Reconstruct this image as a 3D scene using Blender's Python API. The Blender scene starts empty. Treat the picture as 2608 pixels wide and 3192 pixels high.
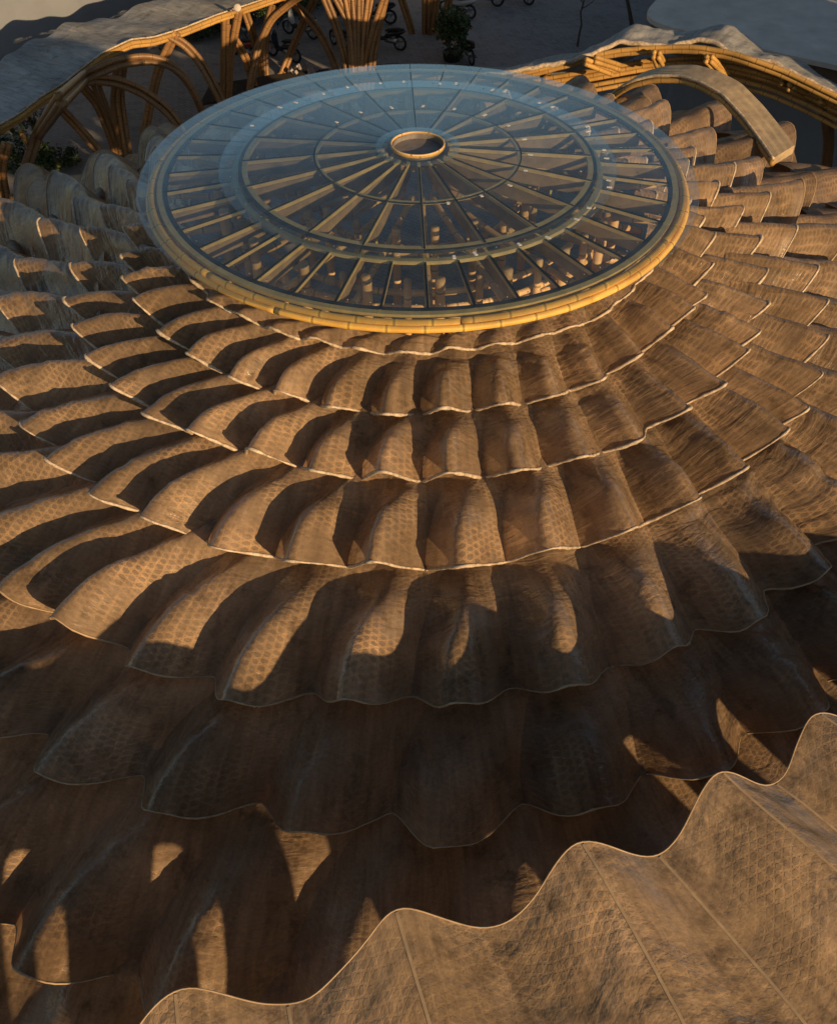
import bpy, bmesh, math, random
import numpy as np
from mathutils import Vector, Matrix
random.seed(7)
R = math.radians
scn = bpy.context.scene
col = scn.collection

# ------------------------------------------------------------------ camera
cd = bpy.data.cameras.new('camera'); cam = bpy.data.objects.new('camera', cd); col.objects.link(cam)
cam.location = (0.012, -13.53, 6.568)
cam.rotation_euler = (R(90 - 45.06), 0, 0)
cd.sensor_fit = 'VERTICAL'; cd.sensor_height = 24.0
cd.lens = 12.0 / math.tan(R(27.5)); cd.clip_start = 0.1; cd.clip_end = 600
scn.camera = cam

# ------------------------------------------------------------------ world, sun, exposure
SUN_EL, SUN_AZ = 13.8, 309.0            # degrees; azimuth = direction towards the sun, counter-clockwise from +x
sdir = Vector((math.cos(R(SUN_EL)) * math.cos(R(SUN_AZ)), math.cos(R(SUN_EL)) * math.sin(R(SUN_AZ)), math.sin(R(SUN_EL))))
w = bpy.data.worlds.new('World'); scn.world = w; w.use_nodes = True
nt = w.node_tree
sky = nt.nodes.new('ShaderNodeTexSky'); sky.sky_type = 'NISHITA'; sky.sun_disc = False
sky.sun_elevation = R(SUN_EL); sky.sun_rotation = math.atan2(sdir.x, sdir.y)
sky.air_density = 1.1; sky.dust_density = .6; sky.ozone_density = 1.0
bg = nt.nodes['Background']; bg.inputs['Strength'].default_value = 0.072
nt.links.new(sky.outputs[0], bg.inputs[0])
sl = bpy.data.lights.new('sun', 'SUN'); sl.energy = 4.8; sl.angle = R(0.5); sl.color = (1.0, 0.69, 0.37)
sun = bpy.data.objects.new('sun', sl); col.objects.link(sun)
sun.rotation_euler = (-sdir).to_track_quat('-Z', 'Y').to_euler()
scn.view_settings.view_transform = 'Standard'; scn.view_settings.look = 'None'
scn.view_settings.exposure = 0.1; scn.view_settings.gamma = 1.0
scn.view_settings.use_curve_mapping = False
try:
    scn.cycles.transparent_max_bounces = 32; scn.cycles.max_bounces = 10
except Exception: pass

# ------------------------------------------------------------------ helpers
def tag(o, label=None, cat=None, group=None, kind=None):
    if label: o['label'] = label
    if cat: o['category'] = cat
    if group: o['group'] = group
    if kind: o['kind'] = kind
    return o
def empty(name, loc=(0, 0, 0), rz=0):
    o = bpy.data.objects.new(name, None); col.objects.link(o); o.location = loc; o.rotation_euler.z = rz
    o.empty_display_size = .3
    return o
def link_mesh(name, me, m, parent=None, smooth=True):
    if m and not me.materials: me.materials.append(m)
    if smooth: me.polygons.foreach_set('use_smooth', [True] * len(me.polygons))
    o = bpy.data.objects.new(name, me); col.objects.link(o)
    if parent: o.parent = parent
    return o
def from_np(name, V, F, m, parent=None, uv=None, smooth=True, normals=None):
    me = bpy.data.meshes.new(name)
    me.from_pydata([tuple(v) for v in np.asarray(V).tolist()], [], [tuple(f) for f in F])
    if uv is not None:
        l = me.uv_layers.new(name='UVMap')
        idx = np.empty(len(me.loops), dtype=np.int32); me.loops.foreach_get('vertex_index', idx)
        l.data.foreach_set('uv', np.asarray(uv, dtype=np.float32)[idx].ravel())
    me.update()
    o = link_mesh(name, me, m, parent, smooth)
    if normals is not None:
        me.normals_split_custom_set_from_vertices([tuple(n) for n in np.asarray(normals).tolist()])
    return o
def grid_faces(nu, nv, flip=False):
    F = []
    for i in range(nu - 1):
        for j in range(nv - 1):
            a = i * nv + j
            F.append((a, a + nv, a + nv + 1, a + 1) if not flip else (a, a + 1, a + nv + 1, a + nv))
    return F
class MB:                                   # collects boxes, prisms and tubes into one mesh
    def __init__(s): s.v = []; s.f = []; s.uv = []
    def add(s, V, F, uv=None):
        b = len(s.v); s.v += [tuple(v) for v in V]; s.f += [tuple(i + b for i in f) for f in F]
        s.uv += list(uv) if uv is not None else [(v[0], v[1]) for v in V]
    def box(s, c, size, M=None):
        x, y, z = [k / 2 for k in size]
        V = [Vector((a * x, b * y, d * z)) for d in (-1, 1) for (a, b) in ((-1, -1), (1, -1), (1, 1), (-1, 1))]
        if M is not None: V = [M @ v for v in V]
        V = [v + Vector(c) for v in V]
        s.add(V, [(3, 2, 1, 0), (4, 5, 6, 7), (0, 1, 5, 4), (1, 2, 6, 5), (2, 3, 7, 6), (3, 0, 4, 7)])
    def bar(s, a, b, wd, ht, up=(0, 0, 1)):
        a = Vector(a); b = Vector(b); d = (b - a); L = d.length; d.normalize()
        sd = d.cross(Vector(up)).normalized(); u = sd.cross(d)
        M = Matrix((sd, d, u)).transposed()
        s.box((a + b) / 2, (wd, L, ht), M)
    def tube(s, pts, r, n=8, cap=True, closed=False, r2=None, node=0, u0=0.0, jit=0.0):
        pts = [Vector(p) for p in pts]; m = len(pts)
        if m < 2: return
        V = []; uv = []; prev = None; Ln = u0
        for i, p in enumerate(pts):
            if closed: t = pts[(i + 1) % m] - pts[i - 1]
            else: t = pts[min(i + 1, m - 1)] - pts[max(i - 1, 0)]
            t.normalize()
            if prev is None:
                a = Vector((0, 0, 1)) if abs(t.z) < .9 else Vector((1, 0, 0))
                u = t.cross(a).normalized()
            else:
                u = (prev - t * prev.dot(t)).normalized()
            prev = u; q = t.cross(u)
            if i: Ln += (p - pts[i - 1]).length
            rr = r if r2 is None else r + (r2 - r) * i / (m - 1)
            if node:
                k = (Ln / node) % 1.0; k = min(k, 1 - k) * node
                if k < .03: rr *= 1.07
            if jit: rr *= 1 + jit * (.6 * math.sin(i * .37) * math.sin(i * .113 + 1) + random.uniform(-.5, .5))
            for j in range(n):
                an = 2 * math.pi * j / n
                V.append(p + (u * math.cos(an) + q * math.sin(an)) * rr); uv.append((j / n, Ln))
        F = []
        for i in range(m - 1 + (1 if closed else 0)):
            a = i * n; b = ((i + 1) % m) * n
            for j in range(n): F.append((a + j, a + (j + 1) % n, b + (j + 1) % n, b + j))
        if cap and not closed:
            F.append(tuple(range(n - 1, -1, -1))); F.append(tuple(range((m - 1) * n, m * n)))
        s.add(V, F, uv)
    def lathe(s, prof, n=16, c=(0, 0, 0), M=None):
        V = []
        for i in range(n):
            a = 2 * math.pi * i / n
            for (r, z) in prof: V.append(Vector((r * math.cos(a), r * math.sin(a), z)))
        if M is not None: V = [M @ v for v in V]
        V = [v + Vector(c) for v in V]
        k = len(prof); F = []
        for i in range(n):
            for j in range(k - 1):
                a = i * k + j; b = ((i + 1) % n) * k + j
                F.append((a, b, b + 1, a + 1))
        s.add(V, F)
    def build(s, name, m, parent=None, smooth=False):
        me = bpy.data.meshes.new(name); me.from_pydata(s.v, [], s.f)
        l = me.uv_layers.new(name='UVMap')
        idx = np.empty(len(me.loops), dtype=np.int32); me.loops.foreach_get('vertex_index', idx)
        l.data.foreach_set('uv', np.array(s.uv, dtype=np.float32)[idx].ravel())
        me.update()
        o = link_mesh(name, me, m, parent, smooth)
        return o
def resample(pts, step):
    pts = np.array(pts, float); d = np.r_[0, np.cumsum(np.linalg.norm(np.diff(pts, axis=0), axis=1))]
    n = max(2, int(d[-1] / step) + 1); t = np.linspace(0, d[-1], n)
    return np.stack([np.interp(t, d, pts[:, k]) for k in range(3)], 1)
def smooth_path(pts, step=.1, it=3):
    P = resample(pts, step / 2)
    for _ in range(it * 6):
        P[1:-1] = .25 * P[:-2] + .5 * P[1:-1] + .25 * P[2:]
    return resample(P, step)
def culm_path(mb, pts, r, n=8, node=.42, step=.105):
    mb.tube(smooth_path(pts, step), r, n, node=node, u0=random.random() * node)
def hash2(i, j, s):
    h = np.sin(i * 127.1 + j * 311.7 + s * 74.7) * 43758.5453
    return h - np.floor(h)
def vnoise(x, y, s=0):
    i = np.floor(x); j = np.floor(y); fx = x - i; fy = y - j
    fx = fx * fx * (3 - 2 * fx); fy = fy * fy * (3 - 2 * fy)
    a = hash2(i, j, s); b = hash2(i + 1, j, s); c = hash2(i, j + 1, s); d = hash2(i + 1, j + 1, s)
    return (a + (b - a) * fx) * (1 - fy) + (c + (d - c) * fx) * fy
def fbm(x, y, s=0, o=3):
    v = 0; a = .5
    for k in range(o):
        v = v + a * (vnoise(x * 2 ** k, y * 2 ** k, s + k * 3.1) - .5); a *= .55
    return v

# ------------------------------------------------------------------ materials
class NG:
    def __init__(s, name):
        s.m = bpy.data.materials.new(name); s.m.use_nodes = True; s.t = s.m.node_tree; s.t.nodes.clear()
        s.out = s.n('ShaderNodeOutputMaterial')
    def n(s, typ, **kw):
        x = s.t.nodes.new(typ)
        for k, v in kw.items(): setattr(x, k, v)
        return x
    def l(s, a, b): s.t.links.new(a, b)
    def put(s, x, sock):
        if isinstance(x, bpy.types.NodeSocket): s.l(x, sock)
        elif x is not None: sock.default_value = x
    def math(s, op, a, b=None, c=None, clamp=False):
        x = s.n('ShaderNodeMath', operation=op, use_clamp=clamp)
        s.put(a, x.inputs[0]); s.put(b, x.inputs[1]); s.put(c, x.inputs[2]); return x.outputs[0]
    def noise(s, vec, scale, detail=3, rough=.55, dist=0):
        x = s.n('ShaderNodeTexNoise'); x.inputs['Scale'].default_value = scale
        x.inputs['Detail'].default_value = detail; x.inputs['Roughness'].default_value = rough
        x.inputs['Distortion'].default_value = dist
        if vec is not None: s.l(vec, x.inputs['Vector'])
        return x.outputs['Fac']
    def ramp(s, fac, stops):
        x = s.n('ShaderNodeValToRGB'); e = x.color_ramp.elements
        while len(e) < len(stops): e.new(.5)
        for k, (p, c) in enumerate(stops):
            e[k].position = p; e[k].color = c if len(c) == 4 else (*c, 1)
        s.put(fac, x.inputs[0]); return x.outputs[0]
    def mix(s, f, a, b, blend='MIX'):
        x = s.n('ShaderNodeMix', data_type='RGBA', blend_type=blend)
        s.put(f, x.inputs[0])
        for v, k in ((a, 6), (b, 7)):
            if isinstance(v, tuple) and len(v) == 3: v = (*v, 1)
            s.put(v, x.inputs[k])
        return x.outputs[2]
    def mapr(s, v, a, b, c=0., d=1.):
        x = s.n('ShaderNodeMapRange'); s.put(v, x.inputs[0])
        for k, q in enumerate((a, b, c, d)): x.inputs[k + 1].default_value = q
        return x.outputs[0]
    def vmap(s, vec, scale=(1, 1, 1), loc=(0, 0, 0), rot=(0, 0, 0)):
        x = s.n('ShaderNodeMapping'); x.inputs['Scale'].default_value = scale
        x.inputs['Location'].default_value = loc; x.inputs['Rotation'].default_value = rot
        s.l(vec, x.inputs['Vector']); return x.outputs[0]
    def bump(s, h, dist=.02, strength=1., nrm=None):
        x = s.n('ShaderNodeBump'); x.inputs['Distance'].default_value = dist; x.inputs['Strength'].default_value = strength
        s.l(h, x.inputs['Height'])
        if nrm is not None: s.l(nrm, x.inputs['Normal'])
        return x.outputs[0]
    def done(s, sh): s.l(sh, s.out.inputs['Surface']); return s.m
    def principled(s, c, rough=.6, nrm=None, spec=.4, metal=0., coat=0.):
        b = s.n('ShaderNodeBsdfPrincipled')
        if isinstance(c, tuple) and len(c) == 3: c = (*c, 1)
        s.put(c, b.inputs['Base Color']); s.put(rough, b.inputs['Roughness'])
        b.inputs['Specular IOR Level'].default_value = spec; b.inputs['Metallic'].default_value = metal
        b.inputs['Coat Weight'].default_value = coat
        if nrm is not None: s.l(nrm, b.inputs['Normal'])
        return b.outputs[0]

def weave_material(name, hole, strip, trans, tfac, vis=(.0, .48), pitch=.088, wr=.006, film=.036, dusty=(.29, .205, .135), wmap=(1.2, 4.0, 2.0), wd=.6):
    """kagome bamboo mat under a translucent plastic film; UV in metres"""
    g = NG(name)
    uv = g.n('ShaderNodeUVMap', uv_map='UVMap').outputs[0]
    tc = g.n('ShaderNodeTexCoord').outputs['Object']
    nz = g.n('ShaderNodeTexNoise'); nz.inputs['Scale'].default_value = 5; nz.inputs['Detail'].default_value = 1
    g.l(uv, nz.inputs['Vector'])
    sub = g.n('ShaderNodeVectorMath', operation='SUBTRACT'); g.l(nz.outputs['Color'], sub.inputs[0]); sub.inputs[1].default_value = (.5, .5, .5)
    scl = g.n('ShaderNodeVectorMath', operation='SCALE'); g.l(sub.outputs[0], scl.inputs[0]); scl.inputs[3].default_value = .055
    ad = g.n('ShaderNodeVectorMath', operation='ADD'); g.l(uv, ad.inputs[0]); g.l(scl.outputs[0], ad.inputs[1])
    sx = g.n('ShaderNodeSeparateXYZ'); g.l(ad.outputs[0], sx.inputs[0]); U, V = sx.outputs[0], sx.outputs[1]
    s = pitch * .866
    ds = []
    for k, (a, off) in enumerate(((0, .0), (60, .0), (120, .0))):
        ca, sa = math.cos(R(a)) / s, math.sin(R(a)) / s
        d = g.math('ADD', g.math('MULTIPLY', U, ca), g.math('MULTIPLY_ADD', V, sa, off))
        fr = g.math('ABSOLUTE', g.math('SUBTRACT', g.math('FRACT', d), .5))
        ds.append(fr)
    m = g.math('MINIMUM', g.math('MINIMUM', ds[0], ds[1]), ds[2])
    mask = g.mapr(m, .09, .145, 1., 0.)                       # 1 on a strip
    vi = g.mapr(g.noise(g.vmap(uv, (1, 1, 1), (3, 7, 0)), 1.3, 3, .6), .36, .64, vis[0], vis[1])
    mask = g.math('MULTIPLY', mask, vi)
    big = g.noise(tc, .55, 4, .6)
    streak = g.noise(g.vmap(uv, (9, 1.1, 1)), 1.0, 4, .6, .4)
    fine = g.noise(uv, 22, 3, .6)
    tone = g.math('MULTIPLY', g.mapr(big, .3, .7, .62, 1.25), g.mapr(streak, .3, .7, .72, 1.22))
    tone = g.math('MULTIPLY', tone, g.mapr(fine, .3, .7, .86, 1.12))
    tone = g.math('MULTIPLY', tone, g.mapr(g.n('ShaderNodeObjectInfo').outputs['Random'], 0, 1, .88, 1.10))
    spot = g.mapr(g.noise(g.vmap(tc, (1, 1, 1), (11, 3, 5)), 2.3, 5, .7), .54, .72, 1., .48)
    tone = g.math('MULTIPLY', tone, spot)
    cv = g.n('ShaderNodeCombineColor')
    for k in range(3): g.l(tone, cv.inputs[k])
    hc = g.mix(g.mapr(g.noise(tc, 1.1, 3), .4, .65), hole, dusty)
    hcol = g.mix(1., hc, cv.outputs[0], 'MULTIPLY'); scol = g.mix(1., strip, cv.outputs[0], 'MULTIPLY')
    # wrinkles of the film
    wv = g.noise(g.vmap(uv, (wmap[0], wmap[1], 1), rot=(0, 0, .35)), wmap[2], 4, .5, wd)
    w2 = g.noise(g.vmap(uv, (6, 2, 1), rot=(0, 0, -.3)), 3.0, 4, .6, .8)
    amp = g.mapr(g.noise(uv, .9, 2), .38, .66, .25, 1.)
    hgt = g.math('ADD', g.math('MULTIPLY', wv, amp), g.math('MULTIPLY', w2, .12))
    hgt = g.math('ADD', hgt, g.math('MULTIPLY', mask, .10))
    nrm = g.bump(hgt, wr * 8, .8)
    dh = g.n('ShaderNodeBsdfDiffuse'); g.l(hcol, dh.inputs[0]); g.l(nrm, dh.inputs['Normal'])
    tr = g.n('ShaderNodeBsdfTranslucent'); g.l(g.mix(1., trans, cv.outputs[0], 'MULTIPLY'), tr.inputs[0]); g.l(nrm, tr.inputs['Normal'])
    dst = g.n('ShaderNodeBsdfDiffuse'); g.l(scol, dst.inputs[0]); g.l(nrm, dst.inputs['Normal'])
    mh = g.n('ShaderNodeMixShader'); mh.inputs[0].default_value = tfac; g.l(dh.outputs[0], mh.inputs[1]); g.l(tr.outputs[0], mh.inputs[2])
    ms = g.n('ShaderNodeMixShader'); g.l(mask, ms.inputs[0]); g.l(mh.outputs[0], ms.inputs[1]); g.l(dst.outputs[0], ms.inputs[2])
    gl = g.n('ShaderNodeBsdfGlossy'); gl.inputs['Color'].default_value = (1, 1, 1, 1)
    g.put(g.mapr(g.noise(uv, 3, 3), .38, .66, .12, .5), gl.inputs['Roughness'])
    g.l(nrm, gl.inputs['Normal'])
    fr = g.n('ShaderNodeFresnel'); fr.inputs[0].default_value = 1.35; g.l(nrm, fr.inputs['Normal'])
    fz = g.math('MULTIPLY', fr.outputs[0], film * 4, clamp=True)
    mg = g.n('ShaderNodeMixShader'); g.l(fz, mg.inputs[0]); g.l(ms.outputs[0], mg.inputs[1]); g.l(gl.outputs[0], mg.inputs[2])
    return g.done(mg.outputs[0])

def bamboo_material(name, a, b, node=.42, rough=.42, dark=.35):
    g = NG(name)
    uv = g.n('ShaderNodeUVMap', uv_map='UVMap').outputs[0]
    tc = g.n('ShaderNodeTexCoord').outputs['Object']
    oi = g.n('ShaderNodeObjectInfo').outputs['Random']
    sx = g.n('ShaderNodeSeparateXYZ'); g.l(uv, sx.inputs[0])
    fr = g.math('FRACT', g.math('DIVIDE', sx.outputs[1], node))
    d = g.math('MULTIPLY', g.math('MINIMUM', fr, g.math('SUBTRACT', 1., fr)), node)
    ring = g.mapr(d, .006, .022, 1., 0.)
    pale = g.mapr(d, .02, .06, 1., 0.)
    n1 = g.noise(g.vmap(uv, (5, 2.2, 1)), 2.5, 4, .6)
    n2 = g.noise(tc, 1.4, 3, .6)
    c = g.mix(g.mapr(n1, .32, .68), a, b)
    c = g.mix(g.mapr(n2, .42, .68, 0., .6), c, tuple(x * .62 for x in a))
    c = g.mix(g.math('MULTIPLY', pale, .25), c, tuple(min(1, x * 1.35) for x in b))
    c = g.mix(g.math('MULTIPLY', ring, .8), c, tuple(x * dark for x in a))
    hs = g.n('ShaderNodeHueSaturation'); g.l(c, hs.inputs['Color'])
    g.put(g.mapr(oi, 0, 1, .8, 1.18), hs.inputs['Value'])
    nrm = g.bump(n1, .004, .5)
    return g.done(g.principled(hs.outputs[0], rough, nrm, .35))

def plain(name, c, rough=.6, metal=0., spec=.4, var=.25, scale=8., bump=0., coat=0.):
    g = NG(name); tc = g.n('ShaderNodeTexCoord').outputs['Object']
    n = g.noise(tc, scale, 4, .6)
    cc = g.mix(g.mapr(n, .3, .7), tuple(x * (1 - var) for x in c), tuple(min(1, x * (1 + var)) for x in c))
    nrm = g.bump(g.noise(tc, scale * 4, 3), .01, bump) if bump else None
    return g.done(g.principled(cc, rough, nrm, spec, metal, coat))

def glass_material():
    g = NG('glass'); tc = g.n('ShaderNodeTexCoord').outputs['Object']
    tr = g.n('ShaderNodeBsdfTransparent'); tr.inputs[0].default_value = (.95, .975, .965, 1)
    gl = g.n('ShaderNodeBsdfGlossy'); gl.inputs['Roughness'].default_value = .02; gl.inputs[0].default_value = (.82, .95, 1, 1)
    lw = g.n('ShaderNodeLayerWeight'); lw.inputs[0].default_value = .5
    fr = g.math('MULTIPLY_ADD', g.math('POWER', lw.outputs['Facing'], 5.0), 1.5, .03, clamp=True)
    mx = g.n('ShaderNodeMixShader'); g.l(fr, mx.inputs[0]); g.l(tr.outputs[0], mx.inputs[1]); g.l(gl.outputs[0], mx.inputs[2])
    df = g.n('ShaderNodeBsdfDiffuse'); df.inputs[0].default_value = (.5, .56, .6, 1)
    dust = g.mapr(g.noise(tc, 2.2, 5, .65), .45, .8, .012, .06)
    m2 = g.n('ShaderNodeMixShader'); g.l(dust, m2.inputs[0]); g.l(mx.outputs[0], m2.inputs[1]); g.l(df.outputs[0], m2.inputs[2])
    return g.done(m2.outputs[0])

M = {}
M['tier'] = weave_material('woven mat under film', (.365, .255, .16), (.49, .30, .15), (.62, .40, .23), .42)
M['tier_low'] = weave_material('weathered woven mat under film', (.32, .215, .135), (.42, .265, .14), (.55, .35, .2), .42, vis=(.0, .5), film=.018)
M['fg'] = weave_material('taut film over woven mat', (.42, .285, .165), (.52, .33, .17), (.5, .33, .2), .2, vis=(.0, .38), pitch=.085, wr=.009, film=.05, dusty=(.38, .26, .16), wmap=(1.5, 2.0, 2.0), wd=.1)
M['canopy'] = weave_material('grey weathered film', (.50, .48, .44), (.48, .44, .38), (.3, .27, .22), .15, vis=(0, .2), wr=.005, film=.015, dusty=(.42, .41, .39), wmap=(1.2, 1.8, 1.2))
M['cord'] = plain('rolled film hem', (.55, .43, .30), .4, var=.45, scale=14, bump=.6)
M['bamboo'] = bamboo_material('golden bamboo', (.50, .27, .07), (.66, .40, .13))
M['bamboo_rim'] = bamboo_material('yellow bamboo', (.80, .42, .07), (.92, .56, .13), node=.45)
M['bamboo_in'] = bamboo_material('straw bamboo', (.56, .35, .16), (.68, .46, .24), node=.42)
M['bamboo_dark'] = bamboo_material('brown bamboo', (.24, .125, .05), (.33, .18, .07))
M['plank_in'] = plain('brown plank', (.30, .21, .12), .6, var=.3, scale=4)
M['slat'] = plain('split bamboo slat', (.58, .43, .18), .5, var=.2, scale=5)
M['gasket'] = plain('black steel', (.018, .02, .022), .45, var=.2)
M['glass'] = glass_material()
M['shade_disc'] = plain('dull grey lid', (.20, .175, .16), .5)
M['clip'] = plain('white paper label', (.75, .74, .72), .6, var=.06)
M['bolt'] = plain('steel bolt', (.4, .4, .38), .35, metal=1.)
M['plank'] = plain('weathered strip cover', (.44, .33, .20), .5, var=.25, scale=6)

M['seam'] = plain('pale seam tape', (.42, .295, .17), .5, var=.2, scale=10)
M['concrete'] = plain('pale grey roof screed', (.60, .53, .46), .8, var=.15, scale=1.2, bump=.2)
M['fascia'] = plain('brown fascia', (.13, .085, .05), .7, var=.2, scale=3)
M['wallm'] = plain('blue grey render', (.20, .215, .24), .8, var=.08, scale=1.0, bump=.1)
M['blue'] = plain('blue sheet', (.03, .16, .5), .5)
M['leaf'] = plain('green leaf', (.045, .075, .02), .5, var=.5, scale=3)
M['bark'] = plain('bark', (.10, .075, .055), .85, var=.3, scale=12)
M['fruit'] = plain('orange fruit', (.55, .16, .02), .45)
M['soil'] = plain('dark soil', (.045, .035, .028), .95, var=.4, scale=5, bump=1.)
M['rubble'] = plain('rubble', (.36, .31, .29), .85, var=.3)
M['rubber'] = plain('black rubber', (.02, .02, .02), .6)
M['steel'] = plain('dull steel', (.32, .32, .32), .35, metal=.8)

# ------------------------------------------------------------------ the setting: ground, path
def ground_material():
    g = NG('dark paved yard'); tc = g.n('ShaderNodeTexCoord').outputs['Object']
    br = g.n('ShaderNodeTexBrick'); br.inputs['Scale'].default_value = 1.6
    for k, c in (('Color1', (.31, .29, .275, 1)), ('Color2', (.25, .235, .225, 1)), ('Mortar', (.09, .09, .095, 1))): br.inputs[k].default_value = c
    br.inputs['Mortar Size'].default_value = .012; g.l(g.vmap(tc, (1, 1, 1), rot=(0, 0, .6)), br.inputs['Vector'])
    n = g.noise(tc, .25, 5, .6); n2 = g.noise(tc, 3, 5, .65)
    c = g.mix(g.mapr(n, .35, .65, 0, .7), br.outputs[0], (.33, .30, .28))
    c = g.mix(g.mapr(n2, .5, .75, 0, .55), c, (.09, .085, .08))
    return g.done(g.principled(c, .85, g.bump(n2, .03, .5), .2))
GZ = -8.5
gm = ground_material()
N = 60
xs = np.linspace(-1, 1, N); xs = np.sign(xs) * np.abs(xs) ** 2.2 * 320
X, Y = np.meshgrid(xs, xs, indexing='ij')
Zg = GZ + .12 * fbm(X * .15, Y * .15, 2)
from_np('ground', np.stack([X.ravel(), Y.ravel() + 20, Zg.ravel()], 1), grid_faces(N, N), gm).__setitem__('kind', 'structure')

# ------------------------------------------------------------------ the pleated dome roof
def full_ring(meas):
    meas = sorted(meas); m = len(meas); gap = 360 - (meas[-1] - meas[0]); k = 40 - m
    return np.array(meas + [meas[-1] + gap * (i + 1) / (k + 1) for i in range(k)])
TIERS = [  # r_tip, r_val, z_tip, z_val, centre shift, inner r, inner z, ridge angles seen in the photo
    (3.66, 3.54, -.55, -.68, 0, 3.36, -.52, [-111, -102, -93, -84, -75, -66, -57, -48, -39]),
    (4.40, 4.08, -.92, -1.20, 0, 3.40, -.74, [-152, -142, -132, -122, -113, -104, -95, -86, -76.5, -67.5, -58.5, -50, -41.5, -33, -25, -16, -6, 3]),
    (5.27, 4.92, -1.23, -1.55, 0, 3.92, -1.16, [-156, -147.5, -139, -131, -121.5, -112, -103.5, -94.5, -86, -77, -68, -59, -50.5, -42, -33.5, -25.5, -17.5, -8.5, 1]),
    (6.30, 5.91, -1.66, -2.03, -.14, 4.75, -1.52, [-145, -137, -128.5, -120.5, -111.5, -103, -94.5, -85.5, -76, -67, -58, -49.5, -41, -34, -27, -19, -11, -2, 8, 17.5]),
    (7.72, 7.28, -2.18, -2.60, -.26, 5.70, -2.02, [-137, -129, -121.5, -113.5, -104.5, -95.5, -87, -78, -68.5, -59.5, -50]),
    (8.98, 8.42, -2.72, -3.10, -.26, 7.0, -2.58, [-124, -116, -107, -97.5, -88, -78.5, -69, -60]),
    (10.68, 10.12, -3.42, -3.82, -.26, 8.2, -3.08, [-119.5, -111, -103, -94, -85, -76]),
]
dome = empty('pleated_dome_roof', (0, 0, 0))
tag(dome, 'large swirling dome roof of pleated brown woven bamboo tiers around the round glass skylight', 'roof')
NU, NV = 21, 34
LIFT = (0, 0, .05, .3, .6, .78, .98)
def prof(x):
    tri = 1 - 2 * np.abs(x); c = .5 + .5 * np.cos(2 * np.pi * x)
    return .68 * tri + .32 * c
def tier_surface(T, ph, t, ring, k):
    """ph: pleat phase array (ridge at integers), t: 0 inner .. 1 hem"""
    rt, rv, zt, zv, cx, ri, zi, _ = T
    ext = np.r_[ring[-3:] - 360, ring, ring[:3] + 360]; idx = np.arange(-3, 43)
    hem = np.interp(ph, idx, ext)
    VP = .60
    fr = ph - np.floor(ph); tri = np.where(fr < VP, 1 - fr / VP, (fr - VP) / (1 - VP))
    tri = np.where(tri > .76, tri - 2.0 * (tri - .76) ** 2, tri)
    h = .66 * tri + .34 * (.5 - .5 * np.cos(np.pi * tri))
    pid = np.where(fr < VP, np.floor(ph), np.floor(ph) + 1) % 40
    hr = h if k < 4 else .25 * h + .75 * (.5 - .5 * np.cos(np.pi * np.clip(tri * 1.25, 0, 1))) ** .75
    e = 1 - (1 - t) ** 2
    tw = -6.2 + 5.2 * np.cos(np.radians(hem + 20))
    ang = np.radians(hem - tw * (1 - e))
    j1 = hash2(pid, pid * 0 + k, 3.) - .5; j2 = hash2(pid, pid * 0 + k, 9.) - .5; j3 = hash2(pid, pid * 0 + k, 15.)
    rh = rv + (rt - rv) * hr * (1 if k < 4 else .72 + .5 * j3) + (.07 * j1 * hr)
    r = ri + (rh - ri) * t
    r = r + (cx * np.cos(ang)) * (.4 + .6 * t)
    amp = (zt - zv) * (1.0 + .5 * j2)
    wz = 1 - np.exp(-((hem + 84 + 180) % 360 - 180) ** 2 / 40. ** 2); zb = zi + (zv - zi) * ((.62 + .33 * wz) * t + (.38 - .33 * wz) * t ** 3)
    q_ = np.clip((t - .08) / .72, 0, 1); late = .10 + 1.12 * q_ * q_ * (3 - 2 * q_) - .14 * t ** 4; early = .50 + .62 * t
    ws = 1 - np.exp(-((hem + 84 + 180) % 360 - 180) ** 2 / 40. ** 2); side = np.clip((np.mod(hem + 180, 360) - 180 + 60) / 30, 0, 1); A = amp * (late * (1.22 if k else 1) * (1 - ws) + early * ws * ((.98 + .36 * side) if k else .6))
    if k == 0: A = amp * (.3 + .7 * t)
    z = zb + h * A
    lift = LIFT[k] * np.exp(-((np.degrees(ang) - (48 if k < 5 else 52) + 180) % 360 - 180) ** 2 / 30. ** 2)
    z = z + lift * (.6 + .4 * t)
    return r, ang, z, h
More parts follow.
